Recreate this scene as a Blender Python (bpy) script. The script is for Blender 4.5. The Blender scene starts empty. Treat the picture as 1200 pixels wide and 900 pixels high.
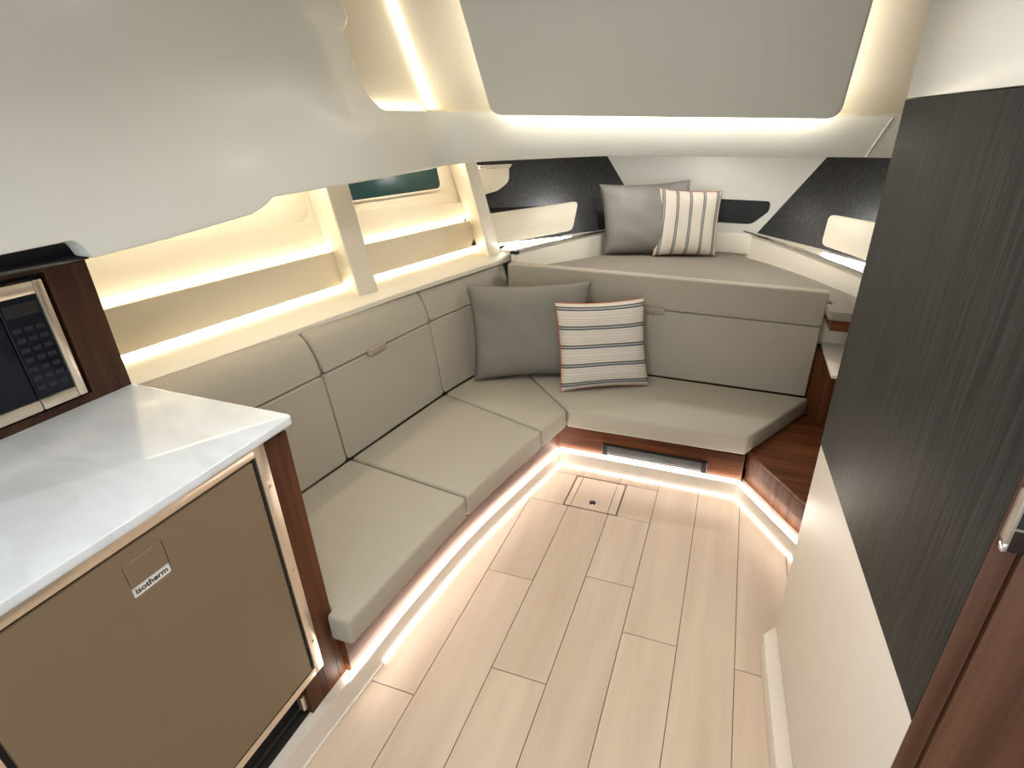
import bpy, bmesh, math, random
from mathutils import Vector, Matrix
random.seed(4)
scn = bpy.context.scene
COL = scn.collection

# ------------------------------------------------------------------ camera
def setup_camera():
    yaw, pitch, roll = [math.radians(a) for a in (-16.917, 24.8866, 0.7068)]
    cy, sy, cp, sp = math.cos(yaw), math.sin(yaw), math.cos(pitch), math.sin(pitch)
    f = Vector((sy*cp, cy*cp, -sp)); r = Vector((cy, -sy, 0)); u = r.cross(f)
    c, s = math.cos(roll), math.sin(roll)
    R, U = c*r + s*u, -s*r + c*u
    cd = bpy.data.cameras.new('camera'); co = bpy.data.objects.new('camera', cd); COL.objects.link(co)
    m = Matrix((R, U, -f)).transposed().to_4x4(); m.translation = (0, 0, 1.60)
    co.matrix_world = m
    cd.sensor_fit = 'HORIZONTAL'; cd.sensor_width = 36; cd.lens = 36*623.84/1200
    cd.shift_x = -(668.09-600)/1200; cd.shift_y = -(450-428.06)/1200
    cd.clip_start = 0.02
    scn.camera = co
setup_camera()

# ------------------------------------------------------------------ world + lamps + exposure
w = bpy.data.worlds.new('world'); scn.world = w; w.use_nodes = True
w.node_tree.nodes['Background'].inputs[0].default_value = (0.82, 0.93, 1.0, 1)
w.node_tree.nodes['Background'].inputs[1].default_value = 1.15
scn.view_settings.view_transform = 'Standard'; scn.view_settings.look = 'None'
scn.view_settings.gamma = 1; scn.view_settings.use_curve_mapping = False
scn.view_settings.exposure = 0.62
WARM = (1.0, 0.86, 0.66); SOFT = (1.0, 0.985, 0.95); COOL = (0.93, 0.96, 1.0)
GALLEY_FILL = [(-0.45, 0.35, 2.2), (-0.1, 1.0, 2.2), (-0.6, 1.35, 2.8), (-0.3, -0.5, 2.2)]  # unseen galley fill lights, added to brighten the cabin
BERTH_DOWN = [(-0.6, 2.92, 2.1), (0.2, 2.92, 2.1), (-0.2, 3.3, 0.3)]
def lamp(name, loc, energy, radius, col, sp=140):
    d = bpy.data.lights.new(name, 'AREA'); d.shape = 'DISK'; d.size = radius*2; d.energy = energy; d.color = col; d.spread = math.radians(sp)
    o = bpy.data.objects.new(name, d); COL.objects.link(o); o.location = loc
    return o
for x, y, e in GALLEY_FILL: lamp('overhead_lamp', (x, y, 1.975), e, 0.10, SOFT)
for x, y, e in BERTH_DOWN: lamp('overhead_lamp', (x, y, 1.475), e, 0.05, (1, .96, .9), 175)

# ------------------------------------------------------------------ materials
MAT = {}
def nodes(name):
    m = bpy.data.materials.new(name); m.use_nodes = True; MAT[name] = m
    nt = m.node_tree; return m, nt, nt.nodes, nt.links, nt.nodes['Principled BSDF']
def plain(name, col, rough=.5, metal=0, coat=0, noise=0.0, nscale=60, bump=0.0, bscale=300, spec=.5):
    m, nt, N, L, b = nodes(name)
    b.inputs['Base Color'].default_value = (*col, 1); b.inputs['Roughness'].default_value = rough
    b.inputs['Metallic'].default_value = metal; b.inputs['Coat Weight'].default_value = coat
    b.inputs['Coat Roughness'].default_value = .08; b.inputs['Specular IOR Level'].default_value = spec
    tc = N.new('ShaderNodeTexCoord')
    if noise:
        n = N.new('ShaderNodeTexNoise'); n.inputs['Scale'].default_value = nscale; n.inputs['Detail'].default_value = 4
        L.new(tc.outputs['Object'], n.inputs['Vector'])
        mx = N.new('ShaderNodeMix'); mx.data_type = 'RGBA'
        mx.inputs[6].default_value = (*[c*(1-noise) for c in col], 1); mx.inputs[7].default_value = (*[min(1, c*(1+noise)) for c in col], 1)
        L.new(n.outputs['Fac'], mx.inputs[0]); L.new(mx.outputs[2], b.inputs['Base Color'])
    if bump:
        n = N.new('ShaderNodeTexNoise'); n.inputs['Scale'].default_value = bscale; n.inputs['Detail'].default_value = 3
        L.new(tc.outputs['Object'], n.inputs['Vector'])
        bp = N.new('ShaderNodeBump'); bp.inputs['Strength'].default_value = bump; bp.inputs['Distance'].default_value = .003
        L.new(n.outputs['Fac'], bp.inputs['Height']); L.new(bp.outputs['Normal'], b.inputs['Normal'])
    return m
def grain(name, c0, c1, scale=(40, 40, 2.0), rough=.4, coat=0, nscale=1.0, lo=.35, hi=.65, detail=6, bump=0, spec=.5, rnd=False):
    """streaky wood: noise stretched along the axis that has the small scale"""
    m, nt, N, L, b = nodes(name)
    tc = N.new('ShaderNodeTexCoord'); mp = N.new('ShaderNodeMapping'); mp.inputs['Scale'].default_value = scale
    L.new(tc.outputs['Object'], mp.inputs['Vector'])
    if rnd:
        oi = N.new('ShaderNodeObjectInfo'); ml = N.new('ShaderNodeMath'); ml.operation = 'MULTIPLY'; ml.inputs[1].default_value = 37
        L.new(oi.outputs['Random'], ml.inputs[0]); cb = N.new('ShaderNodeCombineXYZ'); L.new(ml.outputs[0], cb.inputs[2]); L.new(ml.outputs[0], cb.inputs[0])
        L.new(cb.outputs[0], mp.inputs['Location'])
    n = N.new('ShaderNodeTexNoise'); n.inputs['Scale'].default_value = nscale; n.inputs['Detail'].default_value = detail; n.inputs['Roughness'].default_value = .6
    L.new(mp.outputs['Vector'], n.inputs['Vector'])
    r = N.new('ShaderNodeValToRGB'); r.color_ramp.elements[0].position = lo; r.color_ramp.elements[1].position = hi
    r.color_ramp.elements[0].color = (*c0, 1); r.color_ramp.elements[1].color = (*c1, 1)
    L.new(n.outputs['Fac'], r.inputs['Fac'])
    out = r.outputs['Color']
    if rnd:
        hs = N.new('ShaderNodeHueSaturation'); mr = N.new('ShaderNodeMapRange'); mr.inputs[3].default_value = .93; mr.inputs[4].default_value = 1.06
        L.new(oi.outputs['Random'], mr.inputs[0]); L.new(mr.outputs[0], hs.inputs['Value']); L.new(out, hs.inputs['Color']); out = hs.outputs['Color']
    L.new(out, b.inputs['Base Color'])
    b.inputs['Roughness'].default_value = rough; b.inputs['Coat Weight'].default_value = coat; b.inputs['Coat Roughness'].default_value = .1
    b.inputs['Specular IOR Level'].default_value = spec
    if bump:
        bp = N.new('ShaderNodeBump'); bp.inputs['Strength'].default_value = bump; bp.inputs['Distance'].default_value = .002
        L.new(n.outputs['Fac'], bp.inputs['Height']); L.new(bp.outputs['Normal'], b.inputs['Normal'])
    return m
def emit(name, col, s):
    m, nt, N, L, b = nodes(name)
    b.inputs['Base Color'].default_value = (*col, 1); b.inputs['Emission Color'].default_value = (*col, 1); b.inputs['Emission Strength'].default_value = s
    return m
plain('gelcoat', (.72, .71, .655), .24, coat=.2, bump=.02, bscale=5)
plain('liner', (.74, .68, .56), .45)
plain('bandcream', (.86, .81, .71), .45)
plain('valance', (.70, .62, .48), .55)
plain('headliner', (.64, .64, .59), .75, noise=.03, nscale=200, bump=.25, bscale=900)
plain('lowerwall', (.68, .61, .53), .4)
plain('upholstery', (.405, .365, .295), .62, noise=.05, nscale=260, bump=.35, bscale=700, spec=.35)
plain('upholstery_tab', (.34, .295, .225), .6)
plain('greycloth', (.235, .215, .185), .8, noise=.08, nscale=300, bump=.3, bscale=500, spec=.2)
plain('greycloth_bow', (.22, .21, .195), .7, noise=.08, nscale=300, bump=.3, bscale=500, spec=.3)
plain('piping_orange', (.50, .14, .045), .7)
plain('black', (.008, .008, .01), .45)
plain('blackglass', (.006, .008, .014), .12, spec=.25)
plain('darkgap', (.012, .011, .010), .8)
plain('fridgeface', (.210, .150, .092), .42, metal=.2, noise=.02, nscale=400, bump=.04, bscale=600)
plain('champagne', (.80, .70, .58), .28, metal=.9)
plain('slat', (.24, .245, .25), .35, metal=.9)
plain('steel', (.75, .72, .68), .22, metal=1)
plain('chrome', (.9, .9, .92), .07, metal=1)
plain('bronzehinge', (.022, .015, .012), .3, spec=.3)
plain('hingeedge', (.42, .36, .30), .45, metal=.6)
plain('teal', (.012, .04, .042), .15, spec=.3)
plain('subfloor', (.20, .15, .12), .8)
plain('label_silver', (.80, .79, .77), .4)
plain('ink', (.03, .025, .02), .6)
plain('hullouter', (.6, .57, .5), .6)
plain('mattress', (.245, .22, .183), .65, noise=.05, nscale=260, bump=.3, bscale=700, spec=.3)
grain('walnut', (.050, .014, .005), (.120, .042, .015), (30, 30, 1.4), .48, bump=.05, spec=.18)
grain('walnut_h', (.070, .020, .007), (.175, .062, .022), (30, 2.0, 30), .48, bump=.05, spec=.18)
grain('walnut_x', (.058, .016, .005), (.150, .050, .017), (2.0, 30, 30), .48, bump=.05, spec=.18)
grain('walnut_dark', (.026, .010, .005), (.066, .026, .012), (30, 30, 1.4), .42, spec=.3)
grain('doorwood', (.072, .027, .013), (.150, .062, .032), (28, 28, 1.2), .42, spec=.3)
grain('charcoal', (.022, .0215, .019), (.056, .054, .048), (170, 170, 5.0), .5, lo=.40, hi=.78, detail=8, bump=.05, spec=.14)
grain('charcoal_bow', (.016, .0165, .018), (.050, .052, .056), (90, 90, 2.5), .36, lo=.40, hi=.78, detail=8, bump=.10, spec=.5)
grain('plank', (.50, .385, .29), (.60, .48, .375), (14, 1.3, 14), .38, lo=.3, hi=.7, rnd=True, spec=.35)
emit('led_floor', (1.0, .90, .80), 15)
emit('glow_floor_low', (1.0, .92, .84), 6)  # emissive colour standing in for LED glow at the floor edge
emit('led_warm', (1.0, .90, .72), 14)
emit('led_roof', (1.0, .93, .79), 18)
emit('led_roof_side', (1.0, .91, .76), 11)
emit('led_cool', (.95, .97, 1.0), 26)
emit('led_halo', (.95, .97, 1.0), 60)
emit('lens', (1.0, .94, .85), 4)

def marble():
    m, nt, N, L, b = nodes('marble')
    tc = N.new('ShaderNodeTexCoord'); n = N.new('ShaderNodeTexNoise'); n.inputs['Scale'].default_value = 3.5; n.inputs['Detail'].default_value = 6; n.inputs['Distortion'].default_value = 2.2
    mp = N.new('ShaderNodeMapping'); mp.inputs['Scale'].default_value = (1, 1.8, 1); mp.inputs['Rotation'].default_value = (0, 0, .5)
    L.new(tc.outputs['Object'], mp.inputs[0]); L.new(mp.outputs[0], n.inputs['Vector'])
    r = N.new('ShaderNodeValToRGB'); e = r.color_ramp.elements
    e[0].position = .40; e[0].color = (.69, .725, .765, 1); e[1].position = .62; e[1].color = (.62, .65, .68, 1)
    L.new(n.outputs['Fac'], r.inputs[0]); L.new(r.outputs[0], b.inputs['Base Color'])
    b.inputs['Roughness'].default_value = .2; b.inputs['Coat Weight'].default_value = .12
marble()
def stripes(name, axis, nrep, phase):
    m, nt, N, L, b = nodes(name)
    uv = N.new('ShaderNodeUVMap'); sp = N.new('ShaderNodeSeparateXYZ'); L.new(uv.outputs[0], sp.inputs[0])
    def math_(op, a, v=None):
        n = N.new('ShaderNodeMath'); n.operation = op
        if hasattr(a, 'links'): L.new(a, n.inputs[0])
        else: n.inputs[0].default_value = a
        if v is not None: n.inputs[1].default_value = v
        return n.outputs[0]
    t = math_('FRACT', math_('ADD', math_('MULTIPLY', sp.outputs[axis], nrep), phase))
    r = N.new('ShaderNodeValToRGB'); cr = r.color_ramp; cr.interpolation = 'CONSTANT'
    cream, ink, grey, tan, thin = (.66, .60, .52, 1), (.055, .075, .115, 1), (.36, .35, .33, 1), (.10, .09, .08, 1), (.46, .40, .35, 1)
    stops = [(0, cream), (.09, thin), (.115, cream), (.22, thin), (.245, cream), (.35, ink), (.415, grey), (.50, tan), (.565, cream), (.66, thin), (.685, cream), (.78, thin), (.805, cream), (.90, thin), (.925, cream)]
    if axis == 0:
        stops = [(0, cream), (.38, grey), (.41, tan), (.455, grey), (.545, tan), (.59, grey), (.62, cream)]
    cr.elements[0].position, cr.elements[0].color = stops[0]
    cr.elements[1].position, cr.elements[1].color = stops[1]
    for p, c in stops[2:]:
        e = cr.elements.new(p); e.color = c
    L.new(t, r.inputs[0])
    wv = N.new('ShaderNodeTexNoise'); wv.inputs['Scale'].default_value = 130; wv.inputs['Detail'].default_value = 3; L.new(uv.outputs[0], wv.inputs['Vector'])
    mx = N.new('ShaderNodeMix'); mx.data_type = 'RGBA'; mx.blend_type = 'MULTIPLY'; mx.inputs[0].default_value = .35
    L.new(r.outputs[0], mx.inputs[6]); L.new(wv.outputs['Fac'], mx.inputs[7])
    hs = N.new('ShaderNodeHueSaturation'); hs.inputs['Value'].default_value = 1.22; L.new(mx.outputs[2], hs.inputs['Color'])
    L.new(hs.outputs[0], b.inputs['Base Color']); b.inputs['Roughness'].default_value = .85; b.inputs['Specular IOR Level'].default_value = .2
    bp = N.new('ShaderNodeBump'); bp.inputs['Strength'].default_value = .4; bp.inputs['Distance'].default_value = .002
    L.new(wv.outputs['Fac'], bp.inputs['Height']); L.new(bp.outputs[0], b.inputs['Normal'])
stripes('stripe_rows', 1, 4.6, .12)
stripes('stripe_cols', 0, 4.6, .25)

# ------------------------------------------------------------------ helpers
def tag(o, label=None, cat=None, group=None, kind=None):
    if label: o['label'] = label
    if cat: o['category'] = cat
    if group: o['group'] = group
    if kind: o['kind'] = kind
    return o
def link(name, me, mat, parent=None, smooth=35):
    o = bpy.data.objects.new(name, me); COL.objects.link(o)
    if mat: me.materials.append(MAT[mat])
    if smooth:
        for p in me.polygons: p.use_smooth = True
        me.set_sharp_from_angle(angle=math.radians(smooth))
    if parent: o.parent = parent
    return o
def from_bm(name, bm, mat, parent=None, smooth=35):
    bmesh.ops.recalc_face_normals(bm, faces=bm.faces)
    me = bpy.data.meshes.new(name); bm.to_mesh(me); bm.free()
    return link(name, me, mat, parent, smooth)
def empty(name, loc=(0, 0, 0)):
    o = bpy.data.objects.new(name, None); COL.objects.link(o); o.empty_display_size = .05
    return o
def bev(bm, r, seg=3, only=None):
    if r > 0:
        ed = [e for e in bm.edges if e.is_manifold and e.calc_face_angle(0) > .3 and (only is None or only(e))]
        bmesh.ops.bevel(bm, geom=ed, offset=r, segments=seg, profile=.5, affect='EDGES', clamp_overlap=True)
def bm_prism(pts, d):
    """closed polygon of 3-D points swept by vector d"""
    bm = bmesh.new(); d = Vector(d)
    a = [bm.verts.new(p) for p in pts]; b = [bm.verts.new(Vector(p)+d) for p in pts]
    bm.faces.new(a); bm.faces.new(b[::-1])
    n = len(a)
    for i in range(n): bm.faces.new((a[i], b[i], b[(i+1) % n], a[(i+1) % n]))
    bmesh.ops.recalc_face_normals(bm, faces=bm.faces)
    return bm
def prism(name, plan, z0, z1, mat, parent=None, r=0, seg=3):
    bm = bm_prism([(x, y, z0) for x, y in plan], (0, 0, z1-z0)); bev(bm, r, seg)
    return from_bm(name, bm, mat, parent)
def slab(name, pts, d, mat, parent=None, r=0, seg=3):
    bm = bm_prism(pts, d); bev(bm, r, seg)
    return from_bm(name, bm, mat, parent)
def box(name, lo, hi, mat, parent=None, r=0, seg=2):
    return prism(name, [(lo[0], lo[1]), (hi[0], lo[1]), (hi[0], hi[1]), (lo[0], hi[1])], lo[2], hi[2], mat, parent, r, seg)
def tube_bm(bm, pts, r, n=8, closed=False):
    pts = [Vector(p) for p in pts]; rings = []
    m = len(pts)
    for i, p in enumerate(pts):
        a = pts[(i-1) % m] if closed else pts[max(i-1, 0)]; b = pts[(i+1) % m] if closed else pts[min(i+1, m-1)]
        t = (b-a).normalized(); ref = Vector((0, 0, 1)) if abs(t.z) < .9 else Vector((1, 0, 0))
        u = t.cross(ref).normalized(); v = t.cross(u)
        rings.append([bm.verts.new(p + r*(math.cos(k*2*math.pi/n)*u + math.sin(k*2*math.pi/n)*v)) for k in range(n)])
    for i in range(m if closed else m-1):
        A, B = rings[i], rings[(i+1) % m]
        for k in range(n): bm.faces.new((A[k], A[(k+1) % n], B[(k+1) % n], B[k]))
    if not closed:
        bm.faces.new(rings[0]); bm.faces.new(rings[-1][::-1])
def tube(name, pts, r, mat, parent=None, n=8, closed=False):
    bm = bmesh.new(); tube_bm(bm, pts, r, n, closed); return from_bm(name, bm, mat, parent, 60)
def lerp_path(ctrl):
    def f(y):
        if y <= ctrl[0][0]: a, b = ctrl[0], ctrl[1]
        elif y >= ctrl[-1][0]: a, b = ctrl[-2], ctrl[-1]
        else:
            for a, b in zip(ctrl, ctrl[1:]):
                if a[0] <= y <= b[0]: break
        return a[1] + (b[1]-a[1])*(y-a[0])/(b[0]-a[0])
    return f
def smooth_path(ctrl):
    """monotone x(y) through control points, Catmull-Rom"""
    def f(y):
        n = len(ctrl); i = 0
        while i < n-2 and y > ctrl[i+1][0]: i += 1
        (y1, p1), (y2, p2) = ctrl[i], ctrl[i+1]
        s = lambda j: (ctrl[min(j+1, n-1)][1]-ctrl[max(j-1, 0)][1])/(ctrl[min(j+1, n-1)][0]-ctrl[max(j-1, 0)][0])
        m1, m2 = s(i), s(i+1); h = y2-y1; t = (y-y1)/h
        if t < 0: return p1 + m1*(y-y1)
        if t > 1: return p2 + m2*(y-y2)
        return (2*t**3-3*t*t+1)*p1 + (t**3-2*t*t+t)*h*m1 + (-2*t**3+3*t*t)*p2 + (t**3-t*t)*h*m2
    return f
def frange(a, b, n): return [a+(b-a)*i/n for i in range(n+1)]
def loft(name, sections, mat, parent=None, smooth=40):
    bm = bmesh.new(); rows = [[bm.verts.new(p) for p in s] for s in sections]; n = len(rows[0])
    for A, B in zip(rows, rows[1:]):
        for k in range(n): bm.faces.new((A[k], A[(k+1) % n], B[(k+1) % n], B[k]))
    bm.faces.new(rows[0]); bm.faces.new(rows[-1][::-1])
    return from_bm(name, bm, mat, parent, smooth)
def strip_along(name, f, y0, y1, n, dx0, dx1, z0, z1, mat, parent=None, r=0):
    """solid strip following x = f(y), between offsets dx0..dx1 and heights z0..z1"""
    secs = [[(f(y)+dx0, y, z0), (f(y)+dx1, y, z0), (f(y)+dx1, y, z1), (f(y)+dx0, y, z1)] for y in frange(y0, y1, n)]
    return loft(name, secs, mat, parent, 30)
def rrect(u0, u1, v0, v1, r, n=5):
    out = []
    for cx, cy, a0 in ((u1-r, v0+r, -90), (u1-r, v1-r, 0), (u0+r, v1-r, 90), (u0+r, v0+r, 180)):
        for k in range(n+1):
            a = math.radians(a0+90*k/n); out.append((cx+r*math.cos(a), cy+r*math.sin(a)))
    return out
def rpoly(pts, rads, n=4):
    """2-D polygon with rounded corners"""
    out = []; m = len(pts)
    for i, p in enumerate(pts):
        r = rads[i] if isinstance(rads, (list, tuple)) else rads
        p = Vector(p); a = Vector(pts[i-1])-p; b = Vector(pts[(i+1) % m])-p
        if r <= 0: out.append(tuple(p)); continue
        a.normalize(); b.normalize()
        p0, p1 = p+a*r, p+b*r
        for k in range(n+1):
            t = k/n; q = (1-t)**2*p0 + 2*t*(1-t)*p + t*t*p1; out.append(tuple(q))
    return out
def plate_hole(name, outer, inner, mp, depth, mat, parent=None, cap=True):
    """flat plate with a pocket: outer/inner 2-D loops; mp(u,v,w) -> 3-D; pocket goes to w=depth"""
    bm = bmesh.new()
    vo = [bm.verts.new(mp(u, v, 0)) for u, v in outer]; vi = [bm.verts.new(mp(u, v, 0)) for u, v in inner]
    eo = [bm.edges.new((vo[i], vo[(i+1) % len(vo)])) for i in range(len(vo))]; ei = [bm.edges.new((vi[i], vi[(i+1) % len(vi)])) for i in range(len(vi))]
    bmesh.ops.triangle_fill(bm, edges=eo+ei, use_beauty=True)
    vd = [bm.verts.new(mp(u, v, depth)) for u, v in inner]; n = len(vi)
    for i in range(n): bm.faces.new((vi[i], vi[(i+1) % n], vd[(i+1) % n], vd[i]))
    if cap: bm.faces.new(vd)
    vb = [bm.verts.new(mp(u, v, depth*1.0 + (.002 if depth > 0 else -.002))) for u, v in outer]; n = len(vo)
    for i in range(n): bm.faces.new((vo[i], vo[(i+1) % n], vb[(i+1) % n], vb[i]))
    return from_bm(name, bm, mat, parent, 30)
def struct(o): o['kind'] = 'structure'; return o

# shared plan curves (x as a function of y, metres)
FLOORX = smooth_path([(-1.2, -.95), (.60, -.921), (.85, -.905), (1.10, -.888), (1.50, -.836), (2.135, -.692)])
SEATX = smooth_path([(.79, -.870), (1.38, -.808), (1.89, -.703), (2.10, -.652)])
BACKX = smooth_path([(.84, -1.435), (1.45, -1.363), (2.07, -1.283), (2.35, -1.225), (2.62, -1.150)])
HULLX = smooth_path([(-1.2, -1.86), (.84, -1.775), (1.027, -1.758), (1.90, -1.637), (2.08, -1.591), (2.81, -1.432), (3.0, -1.38)])
LEDGEX = smooth_path([(.84, -1.635), (1.39, -1.515), (1.98, -1.40), (2.67, -1.225), (2.8, -1.19)])
FY = 2.135     # line where the floor meets the cross bench

# ------------------------------------------------------------------ outer shell
def shell():
    bm = bmesh.new(); x0, x1, y0, y1, z0, z1 = -2.15, 1.5, -1.2, 3.75, -.06, 2.12
    P = [(x0, y0, z0), (x1, y0, z0), (x1, y1, z0), (x0, y1, z0), (x0, y0, z1), (x1, y0, z1), (x1, y1, z1), (x0, y1, z1)]
    v = [bm.verts.new(p) for p in P]
    for f in ((0, 1, 2, 3), (4, 7, 6, 5), (1, 5, 6, 2), (2, 6, 7, 3), (3, 7, 4, 0)): bm.faces.new([v[i] for i in f])
    tag(struct(from_bm('wall_hull', bm, 'hullouter')), 'outer boat hull shell around the cabin')
shell()

# ------------------------------------------------------------------ floor
floor = tag(struct(box('floor', (-1.1, -1.15, -.03), (1.2, 2.2, -.006), 'subfloor')), 'pale ash plank cabin floor')
cols = [(-1.04, -.748, [.867]), (-.748, -.5616, [.10, 1.392]), (-.5616, -.375, [-.2, 1.021]), (-.375, -.189, [.2, 1.475]),
        (-.189, -.0025, [.3, 1.277]), (-.0025, .184, [.1]), (.184, .37, [1.252]), (.37, .60, [.8])]
HX0, HX1, HY0, HY1 = -.5885, -.338, 1.8465, 2.0775
def plank_piece(x0, x1, y0, y1):
    g = .0011
    box('plank', (x0+g, y0+g, -.006), (x1-g, y1-g, 0), 'plank', floor, .0012, 1)
for x0, x1, cuts in cols:
    ys = [-1.15]+cuts+[2.17]
    for a, b in zip(ys, ys[1:]):
        if b > 2 and x0 < HX1-.01 and x1 > HX0+.01:     # planks that the hatch interrupts
            plank_piece(x0, x1, a, HY0); plank_piece(x0, x1, HY1, b)
            if x0 < HX0-.01: plank_piece(x0, HX0, HY0, HY1)
            if x1 > HX1+.01: plank_piece(HX1, x1, HY0, HY1)
        else: plank_piece(x0, x1, a, b)
h = tag(empty('floor_hatch'), 'small square access hatch flush in the plank floor', 'hatch')
for (a, b, c, d) in ((HX0, HX1, HY0, HY0+.004), (HX0, HX1, HY1-.004, HY1), (HX0, HX0+.004, HY0, HY1), (HX1-.004, HX1, HY0, HY1)):
    box('hatch_rim', (a, c, -.006), (b, d, .0008), 'subfloor', h)
for a, b in ((HX0+.006, HX0+.034), (HX0+.0365, HX1-.0445), (HX1-.042, HX1-.006)):
    box('hatch_board', (a, HY0+.006, -.006), (b, HY1-.006, .0006), 'plank', h, .001, 1)
lt = prism('latch_ring', [(-.462+.0165*math.cos(a), 1.897+.0165*math.sin(a)) for a in frange(0, 2*math.pi*23/24, 23)], .0004, .0030, 'chrome', h, .0008, 1)
lt['label'] = 'round chrome latch'
prism('latch_cup', [(-.462+.012*math.cos(a), 1.897+.012*math.sin(a)) for a in frange(0, 2*math.pi*23/24, 23)], .002, .0034, 'black', lt)

# floor coving band (cream riser) along the sofa, the cross bench and the side step
BAND = .086
secs = [[(FLOORX(y), y, -.005), (FLOORX(y)-.05, y, -.005), (FLOORX(y)-.05, y, BAND), (FLOORX(y)-.004, y, BAND)] for y in frange(-1.15, FY, 30)]
tag(struct(loft('baseboard_left', secs, 'lowerwall', None, 30)), 'cream coving band along the foot of the sofa')
tag(struct(slab('baseboard_front', [(-.72, FY, -.005), (.158, FY, -.005), (.18, FY+.05, -.005), (-.72, FY+.05, -.005)], (0, 0, BAND+.005), 'lowerwall')), 'cream coving band below the cross bench')
DX, DY = .582, -.813    # direction of the diagonal side step
RA = (.158, FY); RB = (RA[0]+.62*DX, RA[1]+.62*DY)
tag(struct(slab('baseboard_right', [(*RA, -.005), (*RB, -.005), (RB[0]+.05, RB[1]+.03, -.005), (RA[0]+.03, RA[1]+.05, -.005)], (0, 0, BAND+.005), 'lowerwall')), 'cream coving band along the wooden side step')
strip_along('bead', FLOORX, -1.15, .93, 16, -.001, .006, -.002, .006, 'lowerwall', bpy.data.objects['baseboard_left'])
# LED strips on top of the band; emissive lines at its foot paint their glow
def led(name, o, label):
    tag(o, label, 'light strip', 'linear cabin lights')
led('l', strip_along('light_strip', FLOORX, .80, FY, 22, -.016, -.002, BAND-.001, BAND+.010, 'led_floor'), 'glowing strip on the coving top below the long sofa')
led('l', box('light_strip', (-.70, FY-.001, BAND-.001), (.158, FY+.014, BAND+.010), 'led_floor'), 'glowing strip on the coving top below the cross bench')
led('l', slab('light_strip', [(*RA, BAND-.001), (*RB, BAND-.001), (RB[0]+.012, RB[1]+.008, BAND-.001), (RA[0]+.012, RA[1]+.008, BAND-.001)], (0, 0, .011), 'led_floor'), 'glowing strip on the coving top below the wooden step')
led('l', strip_along('light_strip', FLOORX, .93, FY, 22, -.001, .006, .001, .006, 'glow_floor_low'), 'painted glow of the strip light on the floor edge along the long sofa')
led('l', box('light_strip', (-.69, FY-.006, .001), (.155, FY+.001, .006), 'glow_floor_low'), 'painted glow of the strip light on the floor edge before the cross bench')
led('l', slab('light_strip', [(RA[0]-.005, RA[1]-.004, .001), (RB[0]-.005, RB[1]-.004, .001), (*RB, .001), (*RA, .001)], (0, 0, .005), 'glow_floor_low'), 'painted glow of the strip light on the floor edge before the wooden step')

# ------------------------------------------------------------------ sofa base
sb = tag(empty('sofa_base'), 'walnut seat base under the taupe sofa cushions', 'sofa base')
strip_along('front_panel', FLOORX, .827, 2.17, 22, -.045, -.018, BAND, .235, 'walnut_h', sb)
prism('deck', [(-1.5, .83)] + [(FLOORX(y)-.018, y) for y in frange(.83, 2.15, 12)] + [(.17, 2.15), (.30, 2.62), (-1.2, 2.62)], .226, .25, 'walnut_x', sb)
box('front_panel', (-.715, 2.15, BAND), (.175, 2.172, .235), 'walnut_x', sb)
box('backboard', (-1.14, 2.665, .20), (.44, 2.69, .84), 'walnut_x', sb)
# side step right of the cross bench
ws = tag(empty('side_step'), 'walnut side step between the cross bench and the dark bulkhead', 'step')
n_ = Vector((-DY, DX, 0)); A = Vector((.183, 2.168, 0)); B = A+Vector((DX, DY, 0))*.62
prism('step_top', [(A.x, A.y), (B.x, B.y), (1.0, B.y), (1.0, 2.9), (.46, 2.9), (.30, 2.62)], .232, .25, 'walnut_x', ws, .002, 1)
a2 = A-n_*.0; b2 = B-n_*.0
slab('fascia', [a2+Vector((0, 0, .158)), b2+Vector((0, 0, .158)), b2+n_*.03+Vector((0, 0, .158)), a2+n_*.03+Vector((0, 0, .158))], (0, 0, .074), 'walnut', ws, .0015, 1)
slab('kick_panel', [a2+n_*.008+Vector((0, 0, BAND)), b2+n_*.008+Vector((0, 0, BAND)), b2+n_*.03+Vector((0, 0, BAND)), a2+n_*.03+Vector((0, 0, BAND))], (0, 0, .0725), 'walnut', ws)
# side locker behind the step
sl = tag(empty('side_locker'), 'walnut side locker with cream shelf beside the cross bench back', 'locker')
slab('side_panel', [(.448, 2.628, .25), (.53, 2.512, .25), (.53, 2.30, .25), (.55, 2.30, .25), (.55, 2.9, .25), (.46, 2.9, .25)], (0, 0, .345), 'walnut', sl)
box('shelf', (.475, 2.30, .595), (1.0, 2.9, .612), 'lowerwall', sl, .004, 2)
box('edge_strip', (.455, 2.46, .755), (.95, 2.9, .80), 'walnut_x', sl, .002, 1)

tag(struct(box('wall_right_forward', (1.0, 1.3, -.01), (1.03, 3.2, 1.5), 'liner')), 'cream hull side forward of the bulkhead')
# ventilation grille in the cross bench
g = tag(empty('vent_grille'), 'black slatted air vent in the walnut cross bench base', 'vent')
box('frame', (-.482, 2.142, .104), (.018, 2.151, .110), 'black', g); box('frame', (-.482, 2.142, .160), (.018, 2.151, .166), 'black', g)
box('frame', (-.482, 2.142, .104), (-.455, 2.151, .166), 'black', g, .002, 1); box('frame', (-.010, 2.142, .104), (.018, 2.151, .166), 'black', g, .002, 1)
box('backing', (-.47, 2.1475, .108), (.006, 2.1515, .162), 'darkgap', g)
for k in range(5):
    z = .1145+k*.0100
    slab('slat', [(-.457, 2.1475, z), (-.457, 2.1395, z-.004), (-.457, 2.1385, z-.0015), (-.457, 2.147, z+.0025)], (.450, 0, 0), 'slat', g)

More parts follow.
